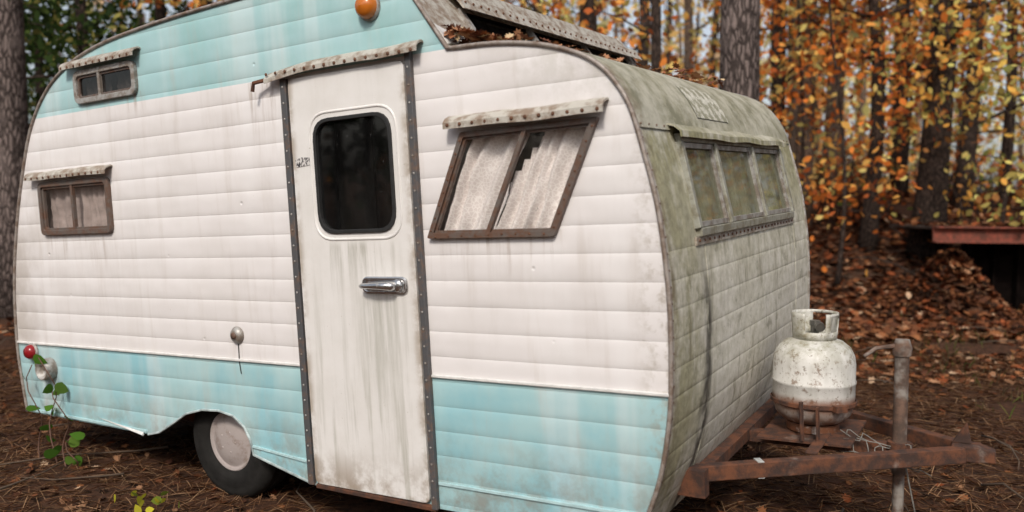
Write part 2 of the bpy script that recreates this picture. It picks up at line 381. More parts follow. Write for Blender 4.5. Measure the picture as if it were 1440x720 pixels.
skin('raised_roof_front',[RP[-1],(.02,2.01),(.055,1.96),(.155,1.812),FP[0]],[0,.28,2.0,W],M_hood,lambda y,z:.28<y<2.0 and 1.812<z<1.96)
B().box(-2.86,.84,.02,W-.02,.285,.30).done('floor_panel',M_int,TR)
B().beam((-2.8,.35,.12),(1.0,.35,.1),.05,.1).beam((-2.8,1.75,.12),(.9,1.75,.1),.05,.1).beam((-.2,.05,.02),(-.2,2.05,.02),.05,.08).done('chassis_rails',M_rust,TR)
path=[(p[0],-.004,p[1]) for p in RP]+[(p[0],-.004,p[1]) for p in FP]
B().tube(path,.0085,8).done('edge_moulding',metal('edge_moulding_metal',(.34,.30,.27),(.14,.09,.06),.5,.2,.48,.85),TR,True)
B().tube([(p[0],W+.004,p[1]) for p in RP+FP],.0085,8).done('far_edge_moulding',M_alu,TR,True)
b=B()
for i in range(len(FP)-1):
    a,c=FP[i],FP[i+1]
    if a[1]>1.74: continue
    b.hexa([(a[0]+.003,.0,a[1]),(a[0]+.003,.022,a[1]),(a[0]-.003,.022,a[1]),(a[0]-.003,.0,a[1])],[(c[0]+.003,.0,c[1]),(c[0]+.003,.022,c[1]),(c[0]-.003,.022,c[1]),(c[0]-.003,.0,c[1])])
b.done('front_edge_flange',M_hood,TR)
B().box(-2.935,-.67,-.010,-.001,.508,.520).box(.032,1.008,-.010,-.001,.508,.520).done('belt_trim',M_trim,TR,bevel=.003)
B().beam((.035,-.004,.085),(.90,-.004,.085),.008,.010).beam((-1.02,-.004,.115),(-.67,-.004,.085),.008,.01).beam((-2.9,-.004,.125),(-1.8,-.004,.105),.008,.012).done('hem_trim',simple('blue_trim',(.43,.61,.63),.5,0,.15,15),TR)
B().tube([(-.62,-.006,-.012),(.02,-.006,-.02)],.014,6).done('door_sill',M_rust,TR)
B().tube([(p[0],-.003,p[1]) for p in bottom],.006,6).done('bottom_edge_trim',simple('worn_edge_paint',(.36,.42,.42),.6,0,.5,20),TR)
B().hexa([(-2.20,-.003,.135),(-2.05,-.003,.115),(-1.82,-.006,.088),(-1.82,-.014,.082)],[(-2.20,-.006,.14),(-2.05,-.010,.125),(-1.82,-.010,.10),(-1.82,-.02,.088)]).done('bent_hem',M_trim,TR)

# --- door
door=rnd(rect(-.622,-.006,.0,1.735),.03); dwl=rnd(dw,.085)
B().ring(door,dwl,-.002,-.018).done('door_panel',M_door,TR,bevel=.003)
lip=rnd(inset(dw,-.028),.10,8)
B().tube([(p[0],-.0155,p[1]) for p in lip+lip[:1]],.007,8,False).done('door_window_lip',M_door,TR,True)
B().ring(rnd(inset(dw,-.004),.088),rnd(inset(dw,.011),.078),-.004,-.026).done('door_window_gasket',M_rubber,TR,bevel=.002)
B().pane(rnd(inset(dw,.006),.08),-.010).done('door_window_glass',M_gld,TR)
B().box(-.56,-.03,.18,.20,1.0,1.62).box(-.30,-.285,.10,.115,1.02,1.6).done('door_interior',M_int,TR)
b=B().box(-.668,-.634,-.020,-.001,-.01,1.74).box(.004,.032,-.022,-.001,-.02,1.765); b.done('door_edge_strips',M_dark,TR,bevel=.003)
b=B()
for i in range(26):
    z=.03+i*.067; b.sphere((-.651,-.021,z),.0048,(1,.5,1)).sphere((.018,-.023,z),.0045,(1,.5,1))
b.done('door_strip_rivets',M_alu,TR,True)
lb=MB('worn_label',.6); n=lb.noise(lb.scale(lb.P,(60,60,30)),2,3,.6); lb.col(lb.mix(lb.math('GREATER_THAN',n,.5),(.62,.60,.58),(.05,.045,.05)))
B().plate([(-.60,1.365),(-.525,1.37),(-.52,1.40),(-.57,1.405),(-.605,1.395)],-.0185,-.0205).done('worn_door_label',lb.m,TR)
hp=rnd(rect(-.275,-.045,.835,.905),.028)
B().plate(hp,-.018,-.026).done('handle_plate',M_chrome,TR,bevel=.004)
B().ring(rnd(inset(rect(-.275,-.045,.835,.905),.004),.025),rnd(inset(rect(-.275,-.045,.835,.905),.012),.02),-.026,-.032).done('handle_rim',M_chrome,TR,bevel=.002)
B().tube([(-.10,-.030,.87),(-.105,-.055,.87),(-.14,-.066,.872),(-.19,-.066,.872),(-.245,-.058,.870),(-.262,-.05,.868)],[.020,.019,.015,.013,.012,.009],12).sphere((-.09,-.03,.87),.026,(1,.6,1),16,10).done('handle_lever',M_chrome,TR,True)

# --- hoods
def hood(name,x0,x1,z,depth=.045,drop=.034,wob=.003,n=14,mat=None,droop=0,k=.055):
    b=B(); prof=[(-.001,.012),(-.014,.016),(-depth*.75,.004),(-depth,-.012),(-depth,-drop),(-depth+.004,-drop),(-depth+.005,-.012),(-depth*.72,-.002),(-.014,.008),(-.001,.004)]
    rings=[]
    for i in range(n+1):
        x=x0+(x1-x0)*i/n; dz=noise.noise((x*5,z*7,0))*wob+droop*(1-i/n)**4
        rings.append([b.bm.verts.new((x,p[0]+noise.noise((x*9,z,3))*wob*(p[0]<-.02),z+p[1]+dz)) for p in prof])
    for i in range(n):
        for j in range(len(prof)): 
            q=(j+1)%len(prof); b.bm.faces.new((rings[i][j],rings[i][q],rings[i+1][q],rings[i+1][j]))
    b.bm.faces.new(rings[0]); b.bm.faces.new(rings[-1])
    b.done(name,mat or M_hood,TR,'auto')
    b=B(); x=x0+.02
    while x<x1:
        b.sphere((x,-depth-.001,z-.021),.0072,(1,.45,1),10,6); x+=k
    b.done(name+'_rivets',M_rivet,TR,True)
hood('door_hood',-.73,.085,1.782,.05,.030,.006,20,droop=-.03)
hood('rear_window_hood',-2.63,-1.90,1.45,.05,.030,.004)
hood('upper_window_hood',-2.21,-1.60,1.992,.05,.030,.005)
hood('side_window_hood',.19,.835,1.487,.055,.034,.007,16)
B().tube([(-.72,-.03,1.745),(-.79,-.05,1.735),(-.80,-.05,1.70)],.009,6).done('hood_end_clip',M_rust,TR)

# --- windows
def win(name,poly,r,fr,mull,cur,gl,mf,fold=.02,nf=16,gap=None):
    lo=rnd(poly,r); li=rnd(inset(poly,fr),max(.004,r-fr*.6))
    B().ring(lo,li,-.001,-.022).done(name+'_frame',mf,TR,bevel=.003)
    li2=rnd(inset(poly,fr*1.45),max(.003,r-fr*.9))
    B().ring(rnd(inset(poly,fr*.95),max(.004,r-fr*.55)),li2,.004,-.012).done(name+'_sash',M_frame if mf!=M_fframe else mf,TR,bevel=.002)
    B().pane(rnd(inset(poly,fr*1.2),max(.003,r-fr*.7)),-.003).done(name+'_glass',gl,TR)
    b=B()
    for (p,q) in mull: b.beam((p[0],-.010,p[1]),(q[0],-.010,q[1]),.020,.018)
    b.done(name+'_mullion',mf,TR,bevel=.002)
    bot0,bot1,top1,top0=[Vector(p) for p in poly]; b=B(); nx=nf*10; nz=10; g=[]
    for j in range(nz+1):
        row=[]; v=j/nz
        for i in range(nx+1):
            u=i/nx; p=(bot0.lerp(bot1,u)).lerp(top0.lerp(top1,u),v)
            ph=u*nf*6.28+2.6*math.sin(u*9+v*.8)+1.4*noise.noise((u*6,v*2.5,nf))*2
            am=.55+.6*abs(noise.noise((u*5+3,v*1.5,1)))*2
            row.append(b.bm.verts.new((p.x,.042+fold*am*math.sin(ph)*(.6+.4*(1-v))+.010*noise.noise((u*9,v*6,7)),p.y)))
        g.append(row)
    for j in range(nz):
        for i in range(nx):
            u=(i+.5)/nx; v=(j+.5)/nz
            if gap and gap(u,v): continue
            b.bm.faces.new((g[j][i],g[j][i+1],g[j+1][i+1],g[j+1][i]))
    b.done(name+'_curtain',cur,TR,True)
    B().box(min(p[0] for p in poly)-.02,max(p[0] for p in poly)+.02,.2,.21,poly[0][1]-.05,poly[2][1]+.05).done(name+'_interior',M_int,TR)
win('rear_window',w1,.035,.026,[((-2.25,1.14),(-2.25,1.385))],M_curd,M_gl,M_frame,.012,10)
win('upper_window',w2,.045,.026,[((-1.93,1.805),(-1.93,1.93))],M_curd,M_gld,M_alu,.01,8,lambda u,v:.45<u<.55)
win('side_window',bw,.012,.020,[((.335,1.065),(.515,1.43))],M_cur,M_gl,M_frame,.027,8,lambda u,v:(.45+.05*v+.03*math.sin(v*7)<u<.49+.09*v*v+.02*math.sin(v*9)) or u<.02+.05*v or (v>.95 and u<.5))
b=B()
for p,q,n in ((bw[0],bw[1],9),(bw[1],bw[2],8),(bw[0],bw[3],8)):
    for i in range(n):
        t=(i+.5)/n; x=p[0]+(q[0]-p[0])*t; z=p[1]+(q[1]-p[1])*t
        c=Vector((.43,1.245)); d=(c-Vector((x,z))).normalized()*.012; b.sphere((x+d.x,-.023,z+d.y),.0045,(1,.5,1),8,5)
b.done('side_window_screws',M_rivet,TR,True)

# --- front window
def fp(y,z,o): return (fx(z)+o,y,z)
b=B()
y0,y1,z0,z1=.33,1.77,1.03,1.375
for a,c in (((y0,z0),(y1,z0)),((y0,z1),(y1,z1))): b.beam(fp(*a,.008),fp(*c,.008),.03,.03)
for y in (y0,.72,1.26,y1): b.beam(fp(y,z0+.015,.012),fp(y,z1-.015,.012),.03,.026)
b.done('front_window_frame',M_fframe,TR,bevel=.003)
b=B()
for (ya,yb) in ((.345,.705),(.735,1.245),(1.275,1.755)):
    zi,zo=z0+.015,z1-.015
    for a,c in (((ya,zi+.012),(yb,zi+.012)),((ya,zo-.012),(yb,zo-.012))): b.beam(fp(*a,.004),fp(*c,.004),.016,.018)
    for y in (ya+.009,yb-.009): b.beam(fp(y,zi,.004),fp(y,zo,.004),.018,.016)
b.done('front_window_sashes',M_alu,TR)
me=bpy.data.meshes.new('g'); me.from_pydata([fp(y0,z0,.001),fp(y1,z0,.001),fp(y1,z1,.001),fp(y0,z1,.001)],[],[(0,1,2,3)]); link('front_window_glass',me,M_glf,TR)
b=B(); g=[[b.bm.verts.new((fx(z)-.06+.012*math.sin(y*46),y,z)) for y in np.linspace(.3,1.8,160)] for z in (.98,1.42)]
for i in range(159): b.bm.faces.new((g[0][i],g[0][i+1],g[1][i+1],g[1][i]))
b.done('front_window_blind',M_curg,TR,True)
b=B(); prof=[(.0,.03),(.03,.022),(.055,.0),(.057,-.022),(.053,-.022),(.05,-.002),(.028,.016),(.0,.024)]; rr=[]
for i in range(21):
    y=.27+1.56*i/20; dz=noise.noise((y*4,1,2))*.006; rr.append([b.bm.verts.new((fx(1.395)+p[0]-.004,y,1.395+p[1]+dz)) for p in prof])
for i in range(20):
    for j in range(8): b.bm.faces.new((rr[i][j],rr[i][(j+1)%8],rr[i+1][(j+1)%8],rr[i+1][j]))
b.bm.faces.new(rr[0]); b.bm.faces.new(rr[-1]); b.done('front_window_hood',M_front,TR,'auto')
b=B().beam(fp(.30,1.0,.004),fp(1.80,1.0,.004),.008,.03); b.done('front_sill_strip',M_hood,TR)
b=B()
for i in range(26):
    y=.33+i*.057; b.sphere(fp(y,1.0,.010),.0055,(.6,1,1),8,5)
b.done('front_sill_rivets',M_rivet,TR,True)
b=B()
for i in range(30):
    y=.02+i*.07; b.sphere(fp(y,1.412,.009),.004,(.6,1,1),6,4)
for i in range(24):
    z=.1+i*.055; b.sphere(fp(.011,z,.004),.004,(.6,1,1),6,4)
b.done('front_rivets',M_rivet,TR,True)
b=B()
zz=np.linspace(1.0,.0,26)
for ya in (.40,1.80):
    for i in range(25):
        za,zb=zz[i],zz[i+1]
        b.hexa([fp(ya,za,.0005),fp(ya+.03,za,.0005),fp(ya+.03,za,.0012),fp(ya,za,.0022)],[fp(ya,zb,.0005),fp(ya+.03,zb,.0005),fp(ya+.03,zb,.0012),fp(ya,zb,.0022)])
b.done('front_seams',M_front,TR)
bg=MB('flaking_badge',.6); x,y,z=bg.xyz(); n=bg.noise(bg.P,30,6,.75); n2=bg.noise(bg.P,70,4,.7)
bars=bg.math('GREATER_THAN',bg.math('ADD',bg.math('MULTIPLY',bg.math('SINE',bg.math('MULTIPLY',bg.math('ADD',y,bg.math('MULTIPLY',z,.3)),75)),.6),bg.math('ADD',bg.math('MULTIPLY',bg.math('SUBTRACT',n,.5),9),bg.math('MULTIPLY',bg.math('SINE',bg.math('MULTIPLY',z,120)),.35))),.0)
bg.col(bg.mix(bars,bg.mix(bg.rng(n2,.4,.6),(.66,.64,.56),(.48,.46,.38)),(.28,.27,.19)))
b=B(); zs=np.linspace(1.465,1.60,8); g=[[b.bm.verts.new(fp(y,z,.0105)) for y in (.64,.78,.94,1.05)] for z in zs]
for i in range(7):
    for j in range(3): b.bm.faces.new((g[i][j],g[i][j+1],g[i+1][j+1],g[i+1][j]))
b.done('worn_badge',bg.m,TR,True)

# --- raised roof front window + hood
b=B(); sl=lambda t,y,o=0:( .055+.1*t+o*.83, y, 1.96-.148*t+o*.56)
me=bpy.data.meshes.new('g'); me.from_pydata([sl(0,.28,-.01),sl(0,2.0,-.01),sl(1,2.0,-.01),sl(1,.28,-.01)],[],[(0,1,2,3)]); link('clerestory_glass',me,M_gld,TR)
for y in (.29,.85,1.42,1.99): b.beam(sl(0,y,.004),sl(1,y,.004),.025,.02)
b.beam(sl(1,.28,.004),sl(1,2.0,.004),.025,.02).done('clerestory_frame',M_alu,TR)
B().box(-.1,-.09,.1,2.0,1.75,2.05).done('clerestory_interior',M_int,TR)
b=B(); b.hexa([(.0,.25,2.045),(.075,.25,2.015),(.115,.25,1.955),(.105,.25,1.955),(.066,.25,2.005),(.0,.25,2.03)],[(.0,2.09,2.045),(.075,2.09,2.015),(.115,2.09,1.955),(.105,2.09,1.955),(.066,2.09,2.005),(.0,2.09,2.03)])
b.done('clerestory_hood',M_hood,TR)
b=B()
for i in range(32): b.sphere((.098,.28+i*.058,1.985),.006,(.8,1,1),8,5)
b.done('clerestory_hood_rivets',M_rivet,TR,True)
b=B().hexa([(.03,.02,1.985),(.06,.02,1.945),(.185,.02,1.775),(.15,.02,1.78)],[(.04,.245,1.98),(.065,.245,1.945),(.17,.245,1.79),(.15,.245,1.79)]); b.done('clerestory_corner_panel',M_trim,TR)

# --- small fittings
MY=lambda x,y,z:Matrix.Translation((x,y,z))@Matrix.Rotation(math.pi/2,4,'X')
B().lathe([(.040,0),(.040,.006),(.034,.012),(.030,.02),(.012,.024),(.001,.024)],MY(-1.067,-.001,.63),24).done('water_inlet_cap',M_alu,TR,True)
B().lathe([(.016,.024),(.015,.030),(.001,.031)],MY(-1.067,-.001,.63),16).done('inlet_lock',M_frame,TR,True)
B().tube([(-1.067,-.003,.59),(-1.069,-.003,.50),(-1.062,-.003,.45)],.0022,5).done('hanging_wire',M_rubber,TR)
B().lathe([(.05,0),(.05,.01),(.042,.014)],MY(-2.78,-.001,.466),24).done('tail_light_base',M_alu,TR,True)
B().lathe([(.042,.012),(.040,.03),(.028,.045),(.001,.05)],MY(-2.78,-.001,.466),24).done('tail_light_lens',M_red,TR,True)
B().lathe([(.062,0),(.062,.03),(.055,.06),(.05,.06),(.045,.03),(.001,.025)],MY(-2.62,-.001,.378),24).done('socket_housing',M_alu,TR,True)
B().lathe([(.055,0),(.055,.010),(.047,.014)],MY(-.165,-.001,1.961),24).done('clearance_light_base',M_alu,TR,True)
B().lathe([(.048,.012),(.045,.035),(.030,.052),(.001,.058)],MY(-.165,-.001,1.961),24).done('clearance_light_lens',M_amb,TR,True)

# --- wheel
for nm,yy in (('wheel',.07),('far_wheel',W-.26)):
    Mw=Matrix.Translation((-1.28,yy+.19,.085))@Matrix.Rotation(math.pi/2,4,'X')
    prof=[(.14,.0),(.20,-.005),(.25,.0),(.278,.02),(.288,.05),(.29,.06),(.283,.063),(.283,.07),(.29,.073),(.29,.115),(.283,.118),(.283,.125),(.29,.128),(.288,.15),(.275,.175),(.245,.19),(.232,.187),(.22,.193),(.185,.192),(.148,.182),(.14,.16)]
    B().lathe(prof,Mw,48).done(nm+'_tire',M_tire,TR,True)
    b=B().lathe([(.147,.15),(.148,.176),(.139,.18),(.132,.168),(.12,.172),(.095,.184),(.06,.190),(.03,.192),(.001,.192)],Mw,40)
    for k in range(5):
        a=k*2*math.pi/5; b.sphere(Mw@Vector((.05*math.cos(a),.05*math.sin(a),.187)),.007,u=8,v=5)
    b.done(nm+'_hub',M_hub,TR,True)
B().tube([(-1.30,.2,.085),(-1.30,W-.2,.085)],.03,10).done('axle',M_rust,TR)
B().box(-1.75,-.9,.34,.35,-.0,.285).done('wheel_well',M_int,TR)

# --- tongue
B().beam((.55,.13,.118),(1.80,1.01,.108),.045,.060).done('near_frame_rail',M_rust,TR,bevel=.004)
B().beam((.55,1.97,.105),(1.80,1.09,.105),.045,.060).done('far_frame_rail',M_rust,TR,bevel=.004)
B().beam((.80,1.05,.09),(1.62,1.05,.09),.05,.05).beam((.95,.45,.10),(.95,1.65,.10),.05,.05).beam((1.30,.70,.145),(1.30,1.40,.145),.045,.01).done('tongue_crossmembers',M_rust,TR,bevel=.003)
B().hexa([(1.05,.85,.135),(1.42,.85,.135),(1.42,1.25,.135),(1.05,1.25,.135)],[(1.05,.85,.143),(1.42,.85,.143),(1.42,1.25,.143),(1.05,1.25,.143)]).done('tank_tray',M_rust,TR)
b=B().beam((1.76,1.05,.11),(1.86,1.05,.108),.08,.064); b.hexa([(1.85,1.01,.08),(1.85,1.09,.08),(1.85,1.09,.14),(1.85,1.01,.14)],[(1.91,1.03,.075),(1.91,1.07,.075),(1.91,1.07,.125),(1.91,1.03,.125)]); b.hexa([(1.76,1.04,.14),(1.83,1.04,.14),(1.815,1.04,.225),(1.79,1.04,.19)],[(1.76,1.06,.14),(1.83,1.06,.14),(1.815,1.06,.225),(1.79,1.06,.19)])
b.done('hitch_coupler',M_rust,TR,bevel=.006)
B().beam((1.13,.543,.1135),(1.15,.557,.1133),.049,.064).done('tape_wrap',simple('old_tape',(.45,.46,.45),.6,0,.3,30),TR)
up=TM.to_3x3().inverted()@Vector((0,0,1))
jb=Vector((1.575,1.02,.10)); 
b=B().tube([jb-up*.50,jb-up*.05],.022,16); b.tube([jb-up*.10,jb+up*.40],.027,16); b.tube([jb+up*.38,jb+up*.41,jb+up*.445],[.034,.037,.027],16)
b.tube([jb+up*.42+Vector((-.02,-.01,0)),jb+up*.415+Vector((-.09,-.05,0)),jb+up*.385+Vector((-.13,-.08,0))],[.010,.008,.007],8)
b.lathe([(.001,0),(.075,0),(.075,.012),(.001,.012)],Matrix.Translation(jb-up*.44),16)
jm=rustmat('jack_steel',(.17,.10,.07),(.075,.05,.038),(.27,.245,.22),.48)
b.done('jack_post',jm,TR,'auto')
b=B().tube([jb-up*.02,jb+up*.03],.045,14); b.done('jack_collar',M_rust,TR)
b=B()
for k in range(5):
    pts=[]; 
    for i in range(15):
        t=i/14; a=k*1.3+t*7
        pts.append(jb+Vector((-.20+.30*t+.02*math.sin(a*2),-.05-.02*math.cos(a),.03+.04*math.sin(t*5+k)-.06*t+.012*math.cos(a*3))))
    b.tube(pts,.0022,5)
b.tube([jb+Vector((.02,-.05,.0)),jb+Vector((.04,-.06,-.12)),jb+Vector((.06,-.05,-.25)),jb+Vector((.05,-.05,-.34))],.003,5)
b.done('wire_bundle',simple('grey_wire',(.22,.21,.19),.6,.3,.3,40),TR,True)
tc=Vector((1.235,1.05,.145))
b=B(); 
for y in (-.20,.2): b.tube([tc+Vector((.0,y,0)),tc+Vector((.0,y,.16))],.009,6)
b.beam(tc+Vector((.06,-.185,-.0)),tc+Vector((.06,-.185,.14)),.035,.008)
b.done('tank_bracket',M_rust,TR)

# ------------------------------------------------------------------ propane tank
tw=TM@tc; TK=empty('propane_tank',Matrix.Translation(tw))
tm=MB('tank_paint',.5); n=tm.noise(tm.P,22,7,.7); n2=tm.noise(tm.scale(tm.P,(1,1,.3)),14,5,.6); x,y,z=tm.xyz(); n3=tm.noise(tm.P,60,4,.7)
c=tm.mix(tm.rng(n2,.38,.68,0,.7),(.66,.65,.62),(.44,.43,.385)); c=tm.mix(tm.math('MULTIPLY',tm.rng(n,.53,.65),.85),c,(.19,.12,.075)); c=tm.mix(tm.math('MULTIPLY',tm.rng(z,.17,.03),tm.rng(n,.34,.50,.5,1.)),c,(.15,.06,.03))
c=tm.mix(tm.math('MULTIPLY',tm.rng(z,.27,.38),tm.rng(n,.38,.58,0.08,.6)),c,(.30,.29,.20)); c=tm.mix(tm.math('MULTIPLY',tm.math('GREATER_THAN',n3,.62),.65),c,(.15,.11,.07))
rb=tm.math('MULTIPLY',tm.rng(tm.math('ABSOLUTE',tm.math('SUBTRACT',z,.125)),.045,.01),tm.rng(n2,.25,.5)); c=tm.mix(tm.math('MULTIPLY',rb,.85),c,(.20,.08,.04))
tm.col(c); tm.nrm(tm.bump(n,.0015)); r=.166
prof=[(.105,.0),(.108,.035)]
body=[(.02,.028),(.08,.030),(.125,.045),(.152,.075),(.164,.115),(r,.14),(r,.200),(r+.003,.204),(r+.003,.214),(r,.218),(r,.285),(.161,.32),(.145,.352),(.116,.376),(.08,.389),(.03,.394),(.001,.394)]
B().lathe(prof,seg=40).lathe(body,seg=48).done('tank_body',tm.m,TK,True)
b=B(); seg=48; g=[]
for j,(rr_,zz_) in enumerate(((.088,.386),(.092,.42),(.095,.455),(.096,.485),(.094,.498))):
    g.append([b.bm.verts.new((rr_*math.cos(2*math.pi*k/seg),rr_*math.sin(2*math.pi*k/seg),zz_)) for k in range(seg)])
for j in range(4):
    for k in range(seg):
        a=k/seg
        if j in(1,2) and (.05<a<.2 or .40<a<.47 or .80<a<.95): continue
        if j in (1,2,3) and .62<a<.76: continue
        b.bm.faces.new((g[j][k],g[j][(k+1)%seg],g[j+1][(k+1)%seg],g[j+1][k]))
o=b.done('tank_collar',tm.m,TK,True); s=o.modifiers.new('s','SOLIDIFY'); s.thickness=.005
b=B().tube([(0,0,.39),(0,0,.44)],.018,10).tube([(0,0,.435),(0,-.045,.445)],.013,10).tube([(0,0,.44),(0,0,.462)],.022,8); b.tube([(.0,-.045,.445),(.0,-.066,.44)],.02,10)
b.done('tank_valve',simple('valve_metal',(.22,.21,.19),.4,.7),TK,'auto')
B().lathe([(r+.004,.115),(r+.008,.118),(r+.008,.133),(r+.004,.136)],seg=48).beam((0.02,-.181,.125),(.07,-.168,.125),.03,.025).done('tank_strap',M_rust,TK)

# ------------------------------------------------------------------ terrain
def sst(a,b,v): t=max(0,min(1,(v-a)/(b-a))); return t*t*(3-2*t)
def H(x,y):
    k=sst(1.5,5,x)*.85+.25
    h=1.42*k*sst(10.3,16.5,y+.8*math.sin(x*.45)+.5*math.sin(x*1.1))
    h+=.35*sst(17,60,y)
    return h+.05*noise.noise((x*.45,y*.45,0))*min(1,max(0,(y-5.5)/4)+.2)+.012*noise.noise((x*2.3,y*2.3,4))
xs=np.unique(np.concatenate([np.linspace(-90,-14,20),np.linspace(-14,16,121),np.linspace(16,90,20)]))
ys=np.unique(np.concatenate([np.linspace(-60,-4,14),np.linspace(-4,24,113),np.linspace(24,140,24)]))
vs=[(x,y,H(x,y)) for y in ys for x in xs]; nx=len(xs)
fs=[(j*nx+i,j*nx+i+1,(j+1)*nx+i+1,(j+1)*nx+i) for j in range(len(ys)-1) for i in range(nx-1)]
me=bpy.data.meshes.new('ground'); me.from_pydata(vs,[],fs)
gm=MB('leaf_litter_ground',.95,0,.2); n1=gm.noise(gm.P,1.1,5,.6); n2=gm.noise(gm.P,18,8,.75); v=gm.vor(gm.P,26,out='Color'); vv=gm.xyz(v)[0]
ft=gm.noise(gm.scale(gm.P,(45,9,9)),2,6,.8); ft2=gm.noise(gm.scale(gm.P,(9,50,9)),2,6,.8)
c=gm.ramp(n2,[(.28,(.014,.008,.006)),(.48,(.065,.033,.02)),(.62,(.14,.068,.037)),(.8,(.24,.135,.08))])
c=gm.mix(gm.math('MULTIPLY',vv,.45),c,(.17,.07,.036)); c=gm.mix(gm.rng(gm.math('MAXIMUM',ft,ft2),.60,.74,0,.6),c,(.24,.135,.075))
c=gm.mix(gm.rng(n1,.5,.7,0,.35),c,(.03,.018,.012))
gm.col(c); gm.nrm(gm.bump(gm.math('ADD',n2,gm.math('MULTIPLY',ft,.5)),.04))
link('ground',me,gm.m,None,True)

M_litter=leafmat('litter_leaf',0); M_leaf=leafmat('autumn_leaf',.45)
def hs(P): return np.array([H(x,y) for x,y in P])
oak=np.array([(0,-.5,0),(.10,-.28,.03),(.26,-.30,.08),(.18,-.08,.03),(.36,.02,.10),(.20,.14,.03),(.26,.34,.08),(.09,.30,.02),(0,.5,.06),(-.09,.30,.02),(-.26,.34,.08),(-.20,.14,.03),(-.36,.02,.10),(-.18,-.08,.03),(-.26,-.30,.08),(-.10,-.28,.03)])
def pick(cols,wts,N,jit=.25):
    c=np.array(cols)[rng.choice(len(cols),N,p=np.array(wts)/sum(wts))]; return c*(1+rng.uniform(-jit,jit,(N,1)))
LIT=[(.15,.06,.03),(.24,.10,.045),(.08,.035,.022),(.34,.18,.10),(.22,.065,.027),(.46,.31,.20),(.025,.015,.011)]
def litter(N,x0,x1,y0,y1,s0,s1,up=.012,th=-.28):
    P=np.stack([rng.uniform(x0,x1,N),y0+(y1-y0)*rng.uniform(0,1,N)**1.0],1)
    k=np.array([noise.noise((p[0]*.8,p[1]*.8,9)) for p in P]); P=P[k>th]
    return np.column_stack([P,hs(P)+rng.uniform(.0,up,len(P))]),rng.uniform(s0,s1,len(P))
a,sa=litter(9500,-6,6,1.2,8.5,.035,.075,.015,-.35); a2,sa2=litter(7000,1.5,9,6.5,10.5,.06,.12,.02,-.6); b2,sb=litter(12000,-9,3,8.5,20,.08,.15,.03); b3,sc3=litter(22000,2.5,13,8.5,19,.09,.17,.05,-.6)
K=pick(LIT,[5,2.5,4,1.6,1.2,.4,4],len(a))*.85  # near leaves: tree shade put into the colour, farther litter kept brighter
K2=pick(LIT,[5,4,3,3,2,1.2,2],len(a2))
fastmesh('fallen_leaves',oak,np.vstack([a,a2,b2,b3]),np.concatenate([sa,sa2,sb,sc3]),np.vstack([K,K2,pick(LIT,[5,4,4,2.2,3,.8,3],len(b2)+len(b3))]),M_litter,.45)
needle=np.array([(-.5,-.008,0),(0,-.012,.03),(.5,-.005,0),(.5,.005,0),(0,.012,.03),(-.5,.008,0)])
a,sa=litter(72000,-5,6.5,1.5,9,.07,.16,.025,-.45); fastmesh('pine_needles',needle,a,sa,pick([(.24,.125,.065),(.38,.23,.13),(.11,.05,.028)],[4,2.4,3.3],len(a)),M_litter,.2)
b=B()
for i in range(280):
    x=rng.uniform(-6,9);y=rng.uniform(2,15);z=H(x,y)+.02; a=rng.uniform(0,6.28); L=rng.uniform(.15,.8)
    pts=[(x+math.cos(a)*L*t+.03*rng.normal(),y+math.sin(a)*L*t+.03*rng.normal(),H(x+math.cos(a)*L*t,y+math.sin(a)*L*t)+.02+.03*abs(rng.normal())) for t in (0,.35,.7,1)]
    b.tube(pts,[.007,.006,.004,.002],5)
b.done('fallen_twigs',simple('twig_bark',(.09,.06,.04),.9),None,True)
blade=np.array([(-.02,0,0),(.02,0,0),(.03,.1,.5),(.0,.35,1.),(-.03,.1,.5)])
N=700; ctr=np.stack([rng.uniform(3.0,8,60),rng.uniform(4.5,10.5,60)],1); ci=rng.integers(0,60,N); P=ctr[ci]+rng.normal(0,.16,(N,2))
fastmesh('grass_tufts',blade,np.column_stack([P,hs(P)]),rng.uniform(.05,.13,N),pick([(.10,.13,.03),(.16,.15,.05),(.22,.16,.09)],[2,2,3],N),M_leaf,.45)

# ------------------------------------------------------------------ trees
M_pine=barkmat('pine_bark',(.20,.155,.14),(.035,.026,.023)); M_bark=barkmat('oak_bark',(.085,.058,.046),(.018,.013,.011),1.3); M_barkl=barkmat('pale_bark',(.26,.185,.14),(.08,.055,.04),1.3)
tl=np.array([(0,-.5,0),(.24,-.18,.05),(.28,.16,.04),(0,.5,-.04),(-.28,.16,.04),(-.24,-.18,.05)])
def scatter_clumps(ctrs,n,rad,s0,s1,cols,wts,flat=.7):
    ctrs=np.array(ctrs); M=len(ctrs); idx=np.repeat(np.arange(M),n)
    P=ctrs[idx]+rng.normal(0,1,(len(idx),3))*np.array([rad,rad,rad*flat])
    cc=pick(cols,wts,M,.2)[idx]; alt=pick(cols,wts,len(idx),.3); mk=(rng.uniform(size=len(idx))<.4)[:,None]
    return P,rng.uniform(s0,s1,len(idx)),np.clip(np.where(mk,alt,cc*(1+rng.uniform(-.25,.25,(len(idx),1)))),0,.92)
